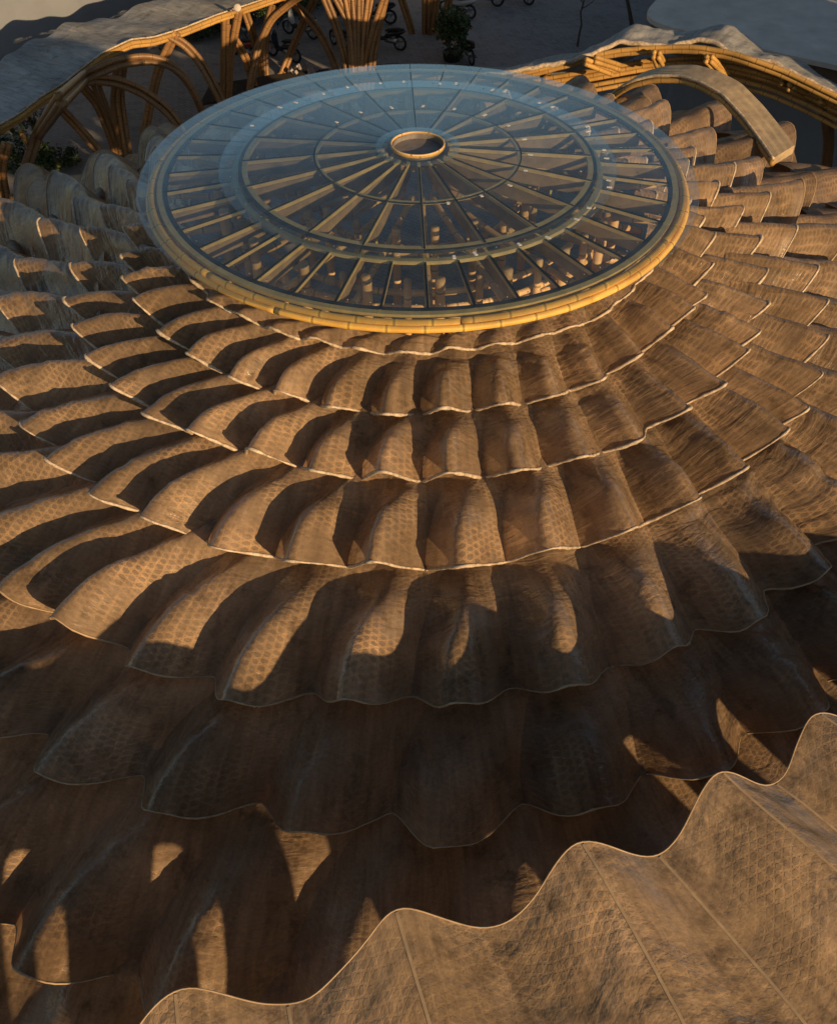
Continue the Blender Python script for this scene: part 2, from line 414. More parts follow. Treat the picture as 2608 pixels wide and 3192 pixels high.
def build_tier(k, T):
    ring = full_ring(T[7])
    mat = M['tier'] if k < 5 else M['tier_low']
    part = empty('roof_tier'); part.parent = dome
    nph = 40 * (NU - 1)
    # one continuous grid, so that normals and wrinkles run on across the pleats
    ph = np.linspace(-.4, 39.6, nph + 1)
    loc = np.linspace(0, 1, NU)
    t = np.linspace(0, 1, NV)
    PH, TT = np.meshgrid(ph, t, indexing='ij')
    r, ang, z, h = tier_surface(T, PH, TT, ring, k)
    L = T[0] - T[5]
    U = np.unwrap(ang, axis=0) * (T[0] + T[5]) / 2 ; V = TT * L * 1.1
    # fold wrinkles: ripples across the pleat, stronger on some pleats
    wm = np.clip(fbm(U * .8, V * .9, 5 + k, 2) * 3 + .25, 0, 1)
    wr = fbm(U * 1.6 + V * 1.3, V * 6.5 - U * 1.0, 11 + k, 3) * .085 * wm + fbm(U * 6, V * 3.2, 17 + k, 3) * .030 + fbm(U * 1.2, V * 1.2, 31 + k, 2) * .09
    if k >= 4: wr *= 1.25
    fade = np.clip(TT * 5, 0, 1)
    wr = wr * (1 + .9 * np.exp(-((np.degrees(ang) + 45 + 180) % 360 - 180) ** 2 / 24. ** 2))
    z = z + wr * fade
    r = r + fbm(U * 2.2, V * 1.5, 23 + k, 3) * .07 * fade
    P = np.stack([r * np.cos(ang), r * np.sin(ang), z], -1)
    P[-1] = P[0]
    du = np.gradient(P, axis=0); dv = np.gradient(P, axis=1)
    du[0] = du[-1] = .5 * (P[1] - P[-2])
    Nn = np.cross(dv, du); Nn /= np.linalg.norm(Nn, axis=-1, keepdims=True) + 1e-9
    if Nn[..., 2].mean() < 0: Nn = -Nn
    F = grid_faces(NU, NV, flip=False)
    UVa = np.stack([U, V], -1)
    for p in range(40):
        s0 = p * (NU - 1); sl_ = slice(s0, s0 + NU)
        from_np('pleat', P[sl_].reshape(-1, 3), F, mat, part, UVa[sl_].reshape(-1, 2), True, None)
        o = part.children[-1] if False else None
    # hem: rolled film edge
    hb = MB(); hp = P[:-1, -1]
    rad = (.019, .020, .020, .017, .011, .009, .009)[k]
    hp = hp + np.stack([fbm(ph[:-1] * 2.3, ph[:-1] * 0, 3 + k, 2) * .012] * 3, -1)
    hb.tube(hp, rad, 6, closed=True, jit=.55)
    hb.build('hem', M['cord'] if k < 4 else M['seam'], part, True)
    return P
tier_P = [build_tier(k, T) for k, T in enumerate(TIERS)]
# the lowest skirt under the last tier, and the ring beam it hangs from
a = np.linspace(0, 2 * np.pi, 361); tt = np.linspace(0, 1, 12)
AA, TT = np.meshgrid(a, tt, indexing='ij')
hh = .5 + .5 * np.cos(AA * 40)
rr = 9.6 + (2.0 + .35 * hh) * TT - .26 * np.cos(AA); zz = -3.75 - 1.0 * TT ** 1.3 + .4 * hh * (.4 + .6 * TT) + 1.15 * np.exp(-((np.degrees(AA) - 50 + 180) % 360 - 180) ** 2 / 30. ** 2)
from_np('lowest_skirt', np.stack([rr * np.cos(AA), rr * np.sin(AA), zz], -1).reshape(-1, 3), grid_faces(361, 12), M['tier_low'], dome, np.stack([AA * 10.5, TT * 2.2], -1).reshape(-1, 2))

# ------------------------------------------------------------------ the skylight
sky_l = empty('round_skylight', (0, 0, 0))
tag(sky_l, 'round glass skylight like a wheel with bamboo rim and spokes on the dome top', 'skylight')
def pol(r, a, z): return Vector((r * math.cos(a), r * math.sin(a), z))
def pane(name, r0, z0, r1, z1, a0, a1, th=.014, seg=5):
    V = []; F = []
    for side in (0, 1):
        for i in range(seg + 1):
            aa = a0 + (a1 - a0) * i / seg
            for (r, z) in ((r0, z0), (r1, z1)): V.append(pol(r, aa, z - side * th))
    m = 2 * (seg + 1)
    for i in range(seg):
        b = i * 2
        F.append((b, b + 1, b + 3, b + 2)); F.append((m + b, m + b + 2, m + b + 3, m + b + 1))
        F.append((b, b + 2, m + b + 2, m + b)); F.append((b + 1, m + b + 1, m + b + 3, b + 3))
    F.append((0, m, m + 1, 1)); e = 2 * seg; F.append((e, e + 1, m + e + 1, m + e))
    me = bpy.data.meshes.new(name); me.from_pydata([tuple(v) for v in V], [], F); me.update()
    return link_mesh(name, me, M['glass'], sky_l, False)
def copies(o, n, step, start=0.0, first=True):
    for i in range(1 if first else 0, n):
        c = o.copy(); col.objects.link(c); c.parent = o.parent; c.rotation_euler.z = o.rotation_euler.z + step * i
        for ch in o.children:
            d = ch.copy(); col.objects.link(d); d.parent = c
PH0 = R(-88)                              # a main spoke near the front
s40, s20 = 2 * math.pi / 40, 2 * math.pi / 20
gap = .004
ZG = lambda r: .175 + (2.82 - r) * .078           # upper glass plane
def ZO(r): return 0.0 + (3.98 - r) * .075
copies(pane('outer_pane', 2.56, ZO(2.56), 3.98, 0.0, PH0 + gap / 3, PH0 + s40 - gap / 3), 40, s40)
copies(pane('middle_pane', 1.475, ZG(1.475), 2.82, ZG(2.82), PH0 + gap / 2, PH0 + s20 - gap / 2, seg=8), 20, s20)
copies(pane('inner_pane', .50, ZG(.50), 1.465, ZG(1.465), PH0 + gap, PH0 + s20 - gap, seg=6), 20, s20)
hd = MB(); hd.lathe([(.36, .390), (.60, .368), (.60, .356), (.36, .378), (.36, .390)], 64); hd.build('hub_glass_ring', M['glass'], sky_l, False)
def ringtube(name, r, z, rad, mat, n=96, sides=8, a0=0, a1=2 * math.pi, node=.45):
    m = MB()
    if a1 - a0 > 6.28: m.tube([pol(r, 2 * math.pi * i / n, z) for i in range(n)], rad, sides, closed=True)
    else:
        k = max(4, int(n * (a1 - a0) / 6.283)); m.tube([pol(r, a0 + (a1 - a0) * i / k, z) for i in range(k + 1)], rad, sides, node=node, u0=random.random() * .4)
    return m.build(name, mat, sky_l, True)
ringtube('hub_bamboo_ring', .375, .395, .014, M['bamboo_in'], 64)
ringtube('hub_bamboo_ring', .375, .366, .014, M['bamboo_rim'], 64)
hb = MB(); hb.lathe([(.350, .38), (.350, .31), (.0, .31)], 64); hb.build('hub_shade_disc', M['shade_disc'], sky_l, False)  # disc added to stand in for the dark interior seen through the hub
# rim of curved culms, six lengths in each of three courses
for (r, z, rad, off, k) in ((3.775, -.046, .044, .1, 7), (3.835, -.112, .045, .55, 6), (3.72, -.12, .043, .9, 6)):
    for i in range(k):
        a0 = PH0 + off + i * 2 * math.pi / k
        ringtube('rim_culm', r + random.uniform(-.008, .008), z + random.uniform(-.008, .008), rad, M['bamboo_rim'], 260, 10, a0 + .003, a0 + 2 * math.pi / k - .003)
# flat wooden rings and black seals under the joints
def flatring(name, r0, r1, z, th, mat, n=160):
    m = MB(); m.lathe([(r0, z), (r1, z), (r1, z - th), (r0, z - th), (r0, z)], n); return m.build(name, mat, sky_l, False)
flatring('edge_seal', 3.555, 3.615, ZO(3.58) - .018, .03, M['gasket'])
flatring('rim_slat', 3.62, 3.70, ZO(3.66) - .020, .05, M['slat'])
flatring('joint_seal', 2.50, 2.545, ZG(2.52) - .024, .035, M['gasket'])
flatring('ring_slat', 2.56, 2.64, ZO(2.6) - .02, .05, M['slat'])
flatring('ring_slat', 2.42, 2.495, ZG(2.45) - .03, .05, M['slat'])
flatring('joint_seal', 1.46, 1.48, ZG(1.47) - .018, .02, M['gasket'])
flatring('ring_slat', 1.42, 1.455, ZG(1.44) - .02, .04, M['slat'])
# main spokes: slat on top, seal, hanging pegs and a twin culm below
def spoke(a):
    m = MB(); m.bar(pol(.45, a, ZG(.45) - .05), pol(2.50, a, ZG(2.5) - .05), .038, .05); m.build('spoke_slat', M['slat'], sky_l)
    m = MB(); m.bar(pol(2.5, a, ZO(2.5) - .045), pol(3.60, a, ZO(3.60) - .045), .040, .05); m.build('spoke_slat', M['slat'], sky_l)
    m = MB(); m.bar(pol(.6, a + .002, ZG(.6) - .018), pol(2.5, a + .001, ZG(2.5) - .018), .020, .012); m.bar(pol(2.66, a, ZO(2.66) - .018), pol(3.58, a, ZO(3.58) - .018), .030, .012); m.build('spoke_seal', M['gasket'], sky_l)
    m = MB(); m.bar(pol(.45, a, ZG(.45) - .165), pol(2.48, a, ZG(2.48) - .165), .042, .17); m.bar(pol(2.52, a, ZO(2.52) - .155), pol(3.62, a, ZO(3.62) - .140), .042, .16)
    m.build('spoke_plank', M['plank_in'], sky_l)
    m = MB(); culm_path(m, [pol(.45, a + .10, -.20), pol(1.5, a + .030, -.30), pol(3.0, a + .015, -.34), pol(3.52, a + .012, -.31)], .045, 8, step=.14); m.build('spoke_culm', M['bamboo_in'], sky_l, True)
    for r in (1.95,):
        m = MB(); m.bar(pol(r, a, -.12), pol(r, a, (ZG(r) if r < 2.5 else ZO(r)) - .07), .03, .03, up=(1, 0, 0)); m.build('spoke_peg', M['slat'], sky_l)
for i in range(20): spoke(PH0 + i * s20)
for i in range(20):
    a = PH0 + (i + .5) * s20
    m = MB(); m.bar(pol(2.64, a, ZO(2.64) - .045), pol(3.62, a, ZO(3.62) - .045), .036, .045); m.build('half_spoke_slat', M['slat'], sky_l)
    m = MB(); m.bar(pol(2.66, a, ZO(2.66) - .018), pol(3.58, a, ZO(3.58) - .018), .032, .012); m.build('half_spoke_seal', M['gasket'], sky_l)
# posts, ring beams and slanting struts below
for i in range(20):
    a = PH0 + i * s20
    for (r, da, z0, z1, rad) in ((2.88, .060, -.02, -1.28 - .10 * random.random(), .066), (2.80, -.070, -.08, -1.12 - .15 * random.random(), .050),
                                 (1.70, .105, .02, -1.12 - .12 * random.random(), .056)):
        m = MB(); b = a + da + random.uniform(-.01, .01); culm_path(m, [pol(r, b, z0), pol(r, b, (z0 + z1) / 2), pol(r, b, z1)], rad, 9, node=.36, step=.09)
        m.build('post', M['bamboo_in'], sky_l, True)
    m = MB(); culm_path(m, [pol(2.66, a + .10, -.62), pol(3.15, a + .22, -.82), pol(3.36, a + .26, -.95)], .058, 8); m.build('strut', M['bamboo_in'], sky_l, True)
    m = MB(); culm_path(m, [pol(2.60, a + .06, -.72), pol(3.1, a + .17, -.93), pol(3.34, a + .22, -1.06)], .055, 8); m.build('strut', M['bamboo_in'], sky_l, True)
for (r, z, rad, k, off) in ((2.70, -.56, .045, 8, .1), (2.72, -.66, .042, 8, .4), (2.44, -.50, .045, 8, .3), (1.68, -.36, .042, 6, .2), (1.44, -.42, .042, 6, .5)):
    for i in range(k):
        a0 = PH0 + off + i * 2 * math.pi / k
        ringtube('ring_culm', r, z, rad, M['bamboo_in'], 140, 8, a0 + .004, a0 + 2 * math.pi / k - .004, .36)
# paper labels left on the panes and the steel bolts
lab = MB(); lab.box((0, 0, 0), (.04, .075, .004)); lab_o = None
for i in range(38):
    ringi = i % 3
    if ringi == 0: r, a, z = random.choice((1.56, 1.60)), PH0 + (i // 3 + .72) * s20, None
    else: r, a, z = 2.70 + random.uniform(-.03, .08), PH0 + (i * .36 + random.random() * .3) * s20, None
    z = ZG(r) + .004
    if lab_o is None: o = lab_o = lab.build('paper_label', M['clip'], sky_l)
    else: o = lab_o.copy(); col.objects.link(o); o.parent = sky_l
    o.location = pol(r, a, z); o.rotation_euler = (0, .1 * 0, a + R(90) + random.uniform(-.25, .25))
    o.scale = (1, random.uniform(.7, 1.2), 1)
bt = MB(); bt.lathe([(0, .008), (.009, .006), (.012, 0)], 8); bo = None
for i in range(120):
    if i < 80: r, a = 3.52, PH0 + (i + .5) * s40 / 2; z = ZO(r)
    else: r, a = 2.66, PH0 + (i - 80) * s40 + .03; z = ZG(r)
    if bo is None: o = bo = bt.build('bolt', M['bolt'], sky_l, True)
    else: o = bo.copy(); col.objects.link(o); o.parent = sky_l
    o.location = pol(r, a, z)

# the seal and nail heads that lie under the panes are too small to pick apart
for o in list(sky_l.children):
    if o.name.split('.')[0] in ('spoke_seal',): o['kind'] = 'stuff'

# ------------------------------------------------------------------ ring canopies around the dome
def sheet(name, edge, dirs, length, nv, zfun, mat, parent, wr=.03, seed=1, flip=False, cut=None):
    """a film-covered roof sheet that runs back from a wavy edge"""
    E = np.array(edge, float); Dn = np.array(dirs, float); n = len(E)
    t = np.linspace(0, 1, nv) ** 1.3 * length
    du = np.r_[0, np.cumsum(np.linalg.norm(np.diff(E, axis=0), axis=1))]
    X = E[:, None, 0] + Dn[:, None, 0] * t[None]; Y = E[:, None, 1] + Dn[:, None, 1] * t[None]
    U, T = np.meshgrid(du, t, indexing='ij')
    Z = zfun(U, T, E[:, 2][:, None] + 0 * T)
    m = np.clip(T * 4, 0, 1)
    Z = Z + m * (fbm(U * 1.1, T * 1.1, seed, 3) * wr * 4 + np.abs(fbm(U * 2.6 + T, T * 2.2 - U * .8, seed + 5, 3)) * wr * 2.2)
    return from_np(name, np.stack([X, Y, Z], -1).reshape(-1, 3), [f for f in grid_faces(n, nv, flip) if cut is None or not cut(f[0] // nv, t[f[0] % nv])], mat, parent, np.stack([U, T], -1).reshape(-1, 2))
def interp_path(P, n): 
    P = np.array(P, float); d = np.r_[0, np.cumsum(np.linalg.norm(np.diff(P, axis=0), axis=1))]
    t = np.linspace(0, d[-1], n); return np.stack([np.interp(t, d, P[:, k]) for k in range(P.shape[1])], 1)

# --- near canopy, bottom right of the view
near = empty('near_canopy_roof', (0, 0, 0))
tag(near, 'near tan film covered canopy roof with scalloped edge and pale seams at bottom right', 'roof')
NE2 = [(-9, -16.5), (-7.6, -15.6), (-6.2, -14.6), (-5.4, -13.6), (-4.6, -13.4), (-3.9, -12.9), (-3.3, -12.1), (-2.6, -12.0), (-1.99, -11.47), (-1.87, -11.25), (-1.76, -11.11), (-1.62, -11.03), (-1.43, -11.05), (-1.09, -11.10), (-0.76, -11.08), (-0.56, -10.91), (-0.40, -10.76), (-0.20, -10.50), (-0.11, -10.47), (0.13, -10.52), (0.48, -10.57), (0.70, -10.52), (0.89, -10.36), (1.05, -10.13), (1.22, -9.96), (1.41, -9.97), (1.66, -10.01), (1.89, -10.01), (2.07, -9.86), (2.29, -9.52), (2.45, -9.34), (2.68, -9.36), (2.91, -9.37), (3.10, -9.26), (3.25, -8.98), (3.43, -8.71), (3.65, -8.69), (3.95, -8.72), (4.2, -8.66), (4.4, -8.45), (4.6, -8.12), (4.85, -8.1), (5.3, -8.16), (5.55, -7.95), (5.8, -7.6), (6.3, -7.6), (6.6, -7.3), (6.9, -6.9), (7.5, -6.9), (7.9, -6.4), (8.7, -6.2)]
NE2 = [(.012 + (x - .012) * 1.062, -13.53 + (y + 13.53) * 1.062) for x, y in NE2]
e2 = interp_path(NE2, 420)
k5 = np.array([1, 2, 3, 4, 3, 2, 1.]); k5 /= k5.sum()
for c in range(2): e2[3:-3, c] = np.convolve(e2[:, c], k5, 'valid')
tip_x = 1.062 * np.array([-7.6, -5.4, -3.3, -1.68, -.15, 1.28, 2.48, 3.5, 4.68, 5.85, 6.95])
phs = np.interp(e2[:, 0], tip_x, np.arange(len(tip_x)))
zr_ = np.interp(e2[:, 0], [2.5, 9], [0, -.85]); ez = -1.14 + .10 * np.cos(2 * np.pi * phs) + zr_; zr2 = zr_[:, None]
an = np.interp(e2[:, 0], [-3, -.1, 1.3, 2.4, 3.6, 6], [-78, -73, -66, -47, -42, -36])
nd = np.stack([np.cos(np.radians(an)), np.sin(np.radians(an))], 1)
ph2 = phs[:, None]
ul = np.r_[0, np.cumsum(np.linalg.norm(np.diff(e2, axis=0), axis=1))]; rw = random.Random(12)
drop_ = np.ones(len(ul)); uw = .5  # unseen back slope drops to block low sun; added gaps leave sun patches
while uw < ul[-1]:
    drop_ *= 1 - np.exp(-((ul - uw) / rw.uniform(.10, .21)) ** 4); uw += rw.uniform(.75, 1.45)
drop_ = drop_[:, None]
sheet('roof_film', np.c_[e2, ez], nd, 6.0, 90, lambda U, T, z0: z0 * 0 + zr2 - 1.14 - .13 * np.clip(T, 0, 2.6) - .45 * np.clip(T - 3.4, 0, 9) ** 1.3 * drop_ + (.10 * np.cos(2 * np.pi * ph2)) * np.clip(1 - .08 * T, .3, 1), M['fg'], near, .019, 4, cut=lambda i_, t_: t_ > 3.7 and drop_[i_, 0] < .5)
mb = MB(); mb.tube(np.c_[e2, ez], .007, 6); mb.build('hem', M['seam'], near, True)
def seam(p, nm='seam_strip'):
    i = int(np.argmin(np.abs(phs - p))); L = 5.0
    P = []; Q = []
    for t in np.linspace(.02, L, 60):
        wv = .008 * math.sin(t * 3.1 + i); d = nd[i]; q = (-d[1], d[0])
        zz = -1.14 - .13 * min(t, 2.6) + .10 * math.cos(2 * math.pi * phs[i]) * max(.3, 1 - .08 * t)
        x, y = e2[i] + d * t
        P.append((x + q[0] * (.013 + wv), y + q[1] * (.013 + wv), zz)); Q.append((x - q[0] * (.013 - wv), y - q[1] * (.013 - wv), zz))
    return P, Q
dg = bpy.context.evaluated_depsgraph_get
film = near.children[0] if near.children else None
from mathutils.bvhtree import BVHTree
fo = [o for o in near.children if o.name.startswith('roof_film')][0]
bv = BVHTree.FromPolygons([v.co.copy() for v in fo.data.vertices], [tuple(p.vertices) for p in fo.data.polygons])
for p in [x / 2 for x in (4, 6, 7, 8, 10, 11, 12, 13, 14, 16, 18)]:
    P, Q = seam(p); V = []
    for a_, b_ in zip(P, Q):
        for q in (a_, b_):
            h = bv.ray_cast(Vector((q[0], q[1], 3)), Vector((0, 0, -1)))[0]
            V.append((q[0], q[1], (h.z if h else q[2]) + .004))
    from_np('seam_strip', V, [(2 * i, 2 * i + 1, 2 * i + 3, 2 * i + 2) for i in range(len(P) - 1)], M['seam'], near, np.array([(v[0], v[1]) for v in V]))

# --- bamboo bundles
def bundle(name, parent, pts, k=2, r=.082, mat='bamboo_dark', ground=False, spread=.15):
    b = empty(name); b.parent = parent
    pts = [Vector(p) for p in pts]
    if ground:
        d = (pts[-1] - pts[-2]).normalized()
        d = (d + Vector((0, 0, -1.2))).normalized()
        pts.append(pts[-1] + d * ((GZ - .05 - pts[-1].z) / d.z))
    t = (pts[-1] - pts[0]); side = t.cross(Vector((-.35, 1, 0))); side = side.normalized() if side.length > .01 else Vector((1, 0, 0))
    dep = t.cross(side).normalized()
    for i in range(k):
        o_ = side * (i % 2 - .5 * (min(k, 2) - 1)) * spread + dep * (i // 2) * spread * .9
        m = MB(); culm_path(m, [p + o_ + Vector((random.uniform(-.01, .01), random.uniform(-.01, .01), 0)) for p in pts], r * random.uniform(.93, 1.05), 8, step=.14)
        m.build('culm', M[mat], b, True)
    return b
def cut_ends(): pass
# --- far left canopy on bamboo arches
lc = empty('left_canopy', (0, 0, 0))
tag(lc, 'grey film canopy on brown bamboo arches at the top left', 'canopy')
le = [(-15.08, 6.14, -4.83), (-13.26, 9.26, -4.96), (-11.86, 12.56, -5.05), (-11.60, 13.38, -5.16), (-11.31, 14.24, -5.21), (-10.95, 15.23, -5.14), (-10.46, 16.19, -5.09), (-10.22, 17.10, -5.06), (-9.78, 18.10, -4.96), (-9.09, 19.11, -4.92), (-8.53, 19.80, -5.09), (-7.76, 20.74, -5.14), (-6.80, 21.74, -5.06), (-5.91, 22.68, -5.05), (-5.32, 23.49, -5.09), (-4.23, 24.49, -5.03), (-2.60, 26.42, -4.96), (-0.78, 29.02, -4.83)]
lp = smooth_path(le, .08, 1)
dd = np.tile(np.array([[-.80, .60]]), (len(lp), 1))
sheet('canopy_film', lp, dd, 3.3, 40, lambda U, T, z0: z0 - .05 * T - .006 * T ** 2 + .07 * np.sin(U * 2.1 + T * .5) * np.clip(T, 0, 1) + .05 * np.sin(U * 4.3 - T), M['canopy'], lc, .014, 9)
m = MB(); m.tube(lp, .030, 6); m.build('hem', M['cord'], lc, True)
for (dx, dz, r_) in ((.05, -.115, .07), (-.04, -.24, .07), (-.12, -.15, .065)):
    m = MB(); m.tube(lp[::2] + np.array([-.8 * (.06 - dx), .6 * (.06 - dx), dz]), r_, 8, node=.42); m.build('edge_culm', M['bamboo'], lc, True)
for (a_, b_) in (((-11.68, 12.83, -5.22), (-11.12, 13.48, -5.38)), ((-11.65, 12.70, -5.38), (-11.05, 13.42, -5.53))):
    for q in (0, .12):
        m = MB(); culm_path(m, [Vector(a_) + Vector((-.5, 3.60, -1.97)) + Vector((0, 0, -q)), Vector(b_) + Vector((0, 0, -q))], .06); m.build('beam_end', M['bamboo'], lc, True)
bundle('arch', lc, [(-11.18, 11.47, -7.69), (-11.09, 12.16, -6.38), (-11.05, 13.03, -6.13), (-10.88, 13.96, -5.66), (-8.01, 8.51, -2.37 - .1), (-9.82, 16.01, -4.86), (-8.96, 16.68, -4.70), (-8.18, 17.14, -4.75), (-7.58, 17.38, -5.01), (-7.17, 17.45, -5.49), (-6.95, 17.45, -6.05), (-6.82, 17.46, -6.72)], 3, ground=True)
bundle('arch_foot', lc, [(-11.16, 11.99, -6.52), (-11.21, 11.60, -7.69)], 3, ground=True)
bundle('arch', lc, [(-10.30, 16.16, -5.22), (-9.94, 16.66, -5.18), (-9.21, 17.02, -5.38), (-8.56, 17.20, -5.74), (-7.88, 17.19, -6.30), (-7.50, 17.12, -6.91)], 3, ground=True)
bundle('column', lc, [(-10.27, 16.75, -5.35), (-9.94, 17.03, -6.09), (-9.83, 17.16, -6.88), (-9.77, 17.27, -7.69)], 2, ground=True)
bundle('column', lc, [(-9.87, 16.93, -5.22), (-9.78, 17.03, -6.09), (-9.68, 17.16, -6.88), (-9.69, 17.27, -7.69)], 2, ground=True)
bundle('column', lc, [(-9.26, 17.92, -5.09), (-9.62, 17.68, -6.35), (-9.57, 17.27, -7.69)], 2, ground=True)
bundle('column', lc, [(-9.13, 17.88, -5.12), (-9.48, 17.92, -6.13), (-9.44, 17.34, -7.61)], 2, ground=True)
bundle('column', lc, [(-7.93, 20.50, -5.16), (-8.70, 20.22, -6.29), (-9.10, 19.78, -7.34), (-9.45, 19.28, -8.44)], 2, r=.09, ground=True)
bundle('arch', lc, [(-8.26, 20.44, -5.22), (-7.74, 20.65, -5.61), (-7.24, 20.56, -6.26), (-6.92, 20.36, -6.90), (-6.71, 20.30, -7.43)], 3, ground=True)
bundle('column', lc, [(-6.14, 22.52, -5.12), (-6.63, 22.48, -6.64), (-6.91, 22.38, -8.12)], 3, ground=True)
bundle('column', lc, [(-6.57, 22.27, -5.16), (-6.84, 22.18, -6.92), (-7.04, 22.32, -8.16)], 3, ground=True)
bundle('column', lc, [(-11.05, 15.76, -5.22), (-10.94, 16.32, -5.88), (-10.51, 16.49, -6.64), (-9.94, 16.46, -7.59)], 2, ground=True)
bundle('column', lc, [(-11.18, 12.51, -5.29), (-11.60, 12.48, -6.04), (-11.70, 12.38, -7.17)], 2, ground=True)
bundle('arch', lc, [(-3.38, 24.34, -5.03), (-4.14, 24.34, -5.23), (-4.53, 24.72, -5.55), (-5.40, 24.77, -6.18), (-5.96, 24.51, -7.13), (-6.35, 23.88, -8.44)], 3, ground=True)
bundle('arch', lc, [(-5.46, 25.38, -5.55), (-4.90, 25.60, -5.78), (-4.61, 25.85, -6.03), (-4.15, 25.85, -6.48), (-3.57, 25.60, -7.18), (-3.10, 25.13, -8.11)], 3, ground=True)
bundle('column', lc, [(-3.45, 27.46, -5.48), (-3.88, 27.15, -6.10), (-4.46, 26.56, -6.99), (-4.92, 26.04, -7.82), (-5.41, 25.44, -8.72)], 2, ground=True)
bundle('column', lc, [(-6.57, 25.25, -5.48), (-6.41, 25.30, -6.10), (-6.18, 25.30, -7.01), (-6.07, 25.34, -7.91), (-6.04, 25.34, -8.82)], 2, ground=True)
bundle('column', lc, [(-5.14, 26.68, -5.35), (-5.41, 26.39, -5.94), (-5.72, 26.26, -6.68), (-5.93, 25.72, -7.85), (-5.92, 25.34, -8.82)], 3, ground=True)
bundle('column', lc, [(-7.02, 23.82, -5.87), (-6.76, 23.99, -6.49), (-6.41, 24.14, -7.26), (-6.24, 24.22, -8.11)], 2, ground=True)
# --- two fans of columns further back that carry a higher roof
def fan(label, rows, k, r):
    f = empty('column_fan', (rows[0][-1][0], rows[0][-1][1], GZ)); f.location = (0, 0, 0)
    tag(f, label, 'column')
    for row in rows:
        a_, b_ = Vector(row[0]), Vector(row[1])
        up = a_ + (a_ - b_) * ((-1.6 - a_.z) / (a_.z - b_.z))
        bundle('pole', f, [up] + list(row), k, r, ground=True)
fan('big fan of thick brown bamboo poles behind the back left of the skylight', [((-3.31, 23.88, -5.16), (-2.96, 23.78, -6.04), (-2.63, 23.46, -7.15)), ((-2.91, 23.88, -5.16), (-2.43, 23.78, -6.04), (-2.40, 23.32, -7.30)), ((-2.52, 23.88, -5.16), (-2.36, 23.69, -6.14), (-2.30, 23.27, -7.34)), ((-2.26, 23.88, -5.16), (-2.20, 23.64, -6.19), (-2.20, 23.27, -7.34)), ((-2.03, 23.88, -5.16), (-2.06, 23.64, -6.19), (-2.10, 23.27, -7.34)), ((-1.70, 23.88, -5.16), (-1.87, 23.64, -6.19), (-2.00, 23.32, -7.30)), ((-1.16, 23.88, -5.16), (-1.44, 23.69, -6.14), (-1.69, 23.37, -7.24)), ((-1.28, 23.60, -5.42), (-1.64, 23.45, -6.37), (-1.86, 23.42, -7.19))], 2, .085)
fan('small fan of bamboo poles beside the green bush behind the skylight', [((-0.73, 29.91, -7.04), (-0.33, 29.95, -8.20), (-0.06, 29.94, -9.39)), ((0.29, 29.91, -7.04), (0.29, 29.89, -8.26), (0.33, 29.94, -9.39)), ((0.50, 29.91, -7.04), (0.49, 29.89, -8.26), (0.46, 29.94, -9.39)), ((0.78, 29.91, -7.04), (0.64, 29.89, -8.26), (0.54, 29.94, -9.39)), ((1.31, 29.91, -7.04), (1.03, 29.99, -8.15), (0.82, 29.99, -9.33))], 2, .085)
hr = empty('high_shade_roof', (0, 20, -1)); hr.location = (0, 0, 0)  # sheet added above the poles to throw shade on the yard
tag(hr, 'high roof sheet carried by the fans of bamboo poles, mostly out of view, added to shade the yard', 'roof')
sheet('roof_film', smooth_path([(-5.5, 17.5, -.9), (-2, 17.4, -1.0), (1.4, 20.5, -1.0), (3.4, 25, -.95)], .2), np.tile([[-.75, .66]], (len(smooth_path([(-5.5, 17.5, -.9), (-2, 17.4, -1.0), (1.4, 20.5, -1.0), (3.4, 25, -.95)], .2)), 1)), 9, 20, lambda U, T, z0: z0 + .12 * np.sin(U * 2), M['canopy'], hr, .03, 3)

# --- right canopy with its beams, stub beams and the arched hood in front of it
rc = empty('right_canopy', (7, 13, GZ)); rc.location = (0, 0, 0)
tag(rc, 'sunlit bamboo edged canopy with wavy wrapped rim at the top right behind the dome', 'canopy')
re_ = [(1.7, 12.7, -3.50), (2.18, 12.56, -3.42), (2.46, 12.45, -3.32), (3.16, 12.38, -3.16), (3.85, 12.30, -3.02), (4.44, 12.29, -2.81), (5.07, 12.34, -2.54), (5.64, 12.13, -2.53), (6.21, 11.92, -2.52), (6.85, 11.87, -2.34), (7.18, 11.70, -2.29), (7.54, 11.36, -2.41), (7.94, 11.04, -2.51), (8.51, 10.86, -2.47), (8.86, 10.53, -2.58), (9.33, 10.18, -2.70), (9.86, 9.81, -2.86), (10.29, 9.40, -3.04), (11.2, 8.4, -3.1), (12.2, 6.8, -2.9), (13, 4.6, -2.8)]
rp = smooth_path(re_, .07, 1)
n_ = len(rp); rd = np.stack([np.linspace(.30, .85, n_), np.linspace(.95, .52, n_)], 1)
base_z = np.interp(np.arange(n_), [0, n_ * .5, n_], [-3.45, -2.45, -3.1])[:, None]
sheet('canopy_film', rp, rd, 4.2, 40, lambda U, T, z0: (z0 - base_z) * (1 + .6 * np.clip(T, 0, 1)) + base_z - .16 * T - .10 * T ** 2 * .6, M['canopy'], rc, .05, 14)
m = MB(); m.tube(rp + np.stack([0 * rp[:, 0], 0 * rp[:, 0], .012 * np.sin(np.arange(n_) * .9) - .05], 1), .062, 8); m.build('wrapped_rim', M['cord'], rc, True)
b1 = smooth_path([(2.3, 12.62, -3.60), (2.96, 12.50, -3.44), (3.65, 12.40, -3.21), (4.33, 12.30, -2.99), (5.09, 12.18, -2.79), (5.83, 12.0, -2.67), (6.52, 11.78, -2.56), (6.91, 11.53, -2.50), (7.53, 11.22, -2.50), (7.91, 10.92, -2.52), (8.72, 10.48, -2.66), (9.29, 10.05, -2.80), (10.07, 9.48, -3.0), (11.0, 8.5, -3.15)], .105)
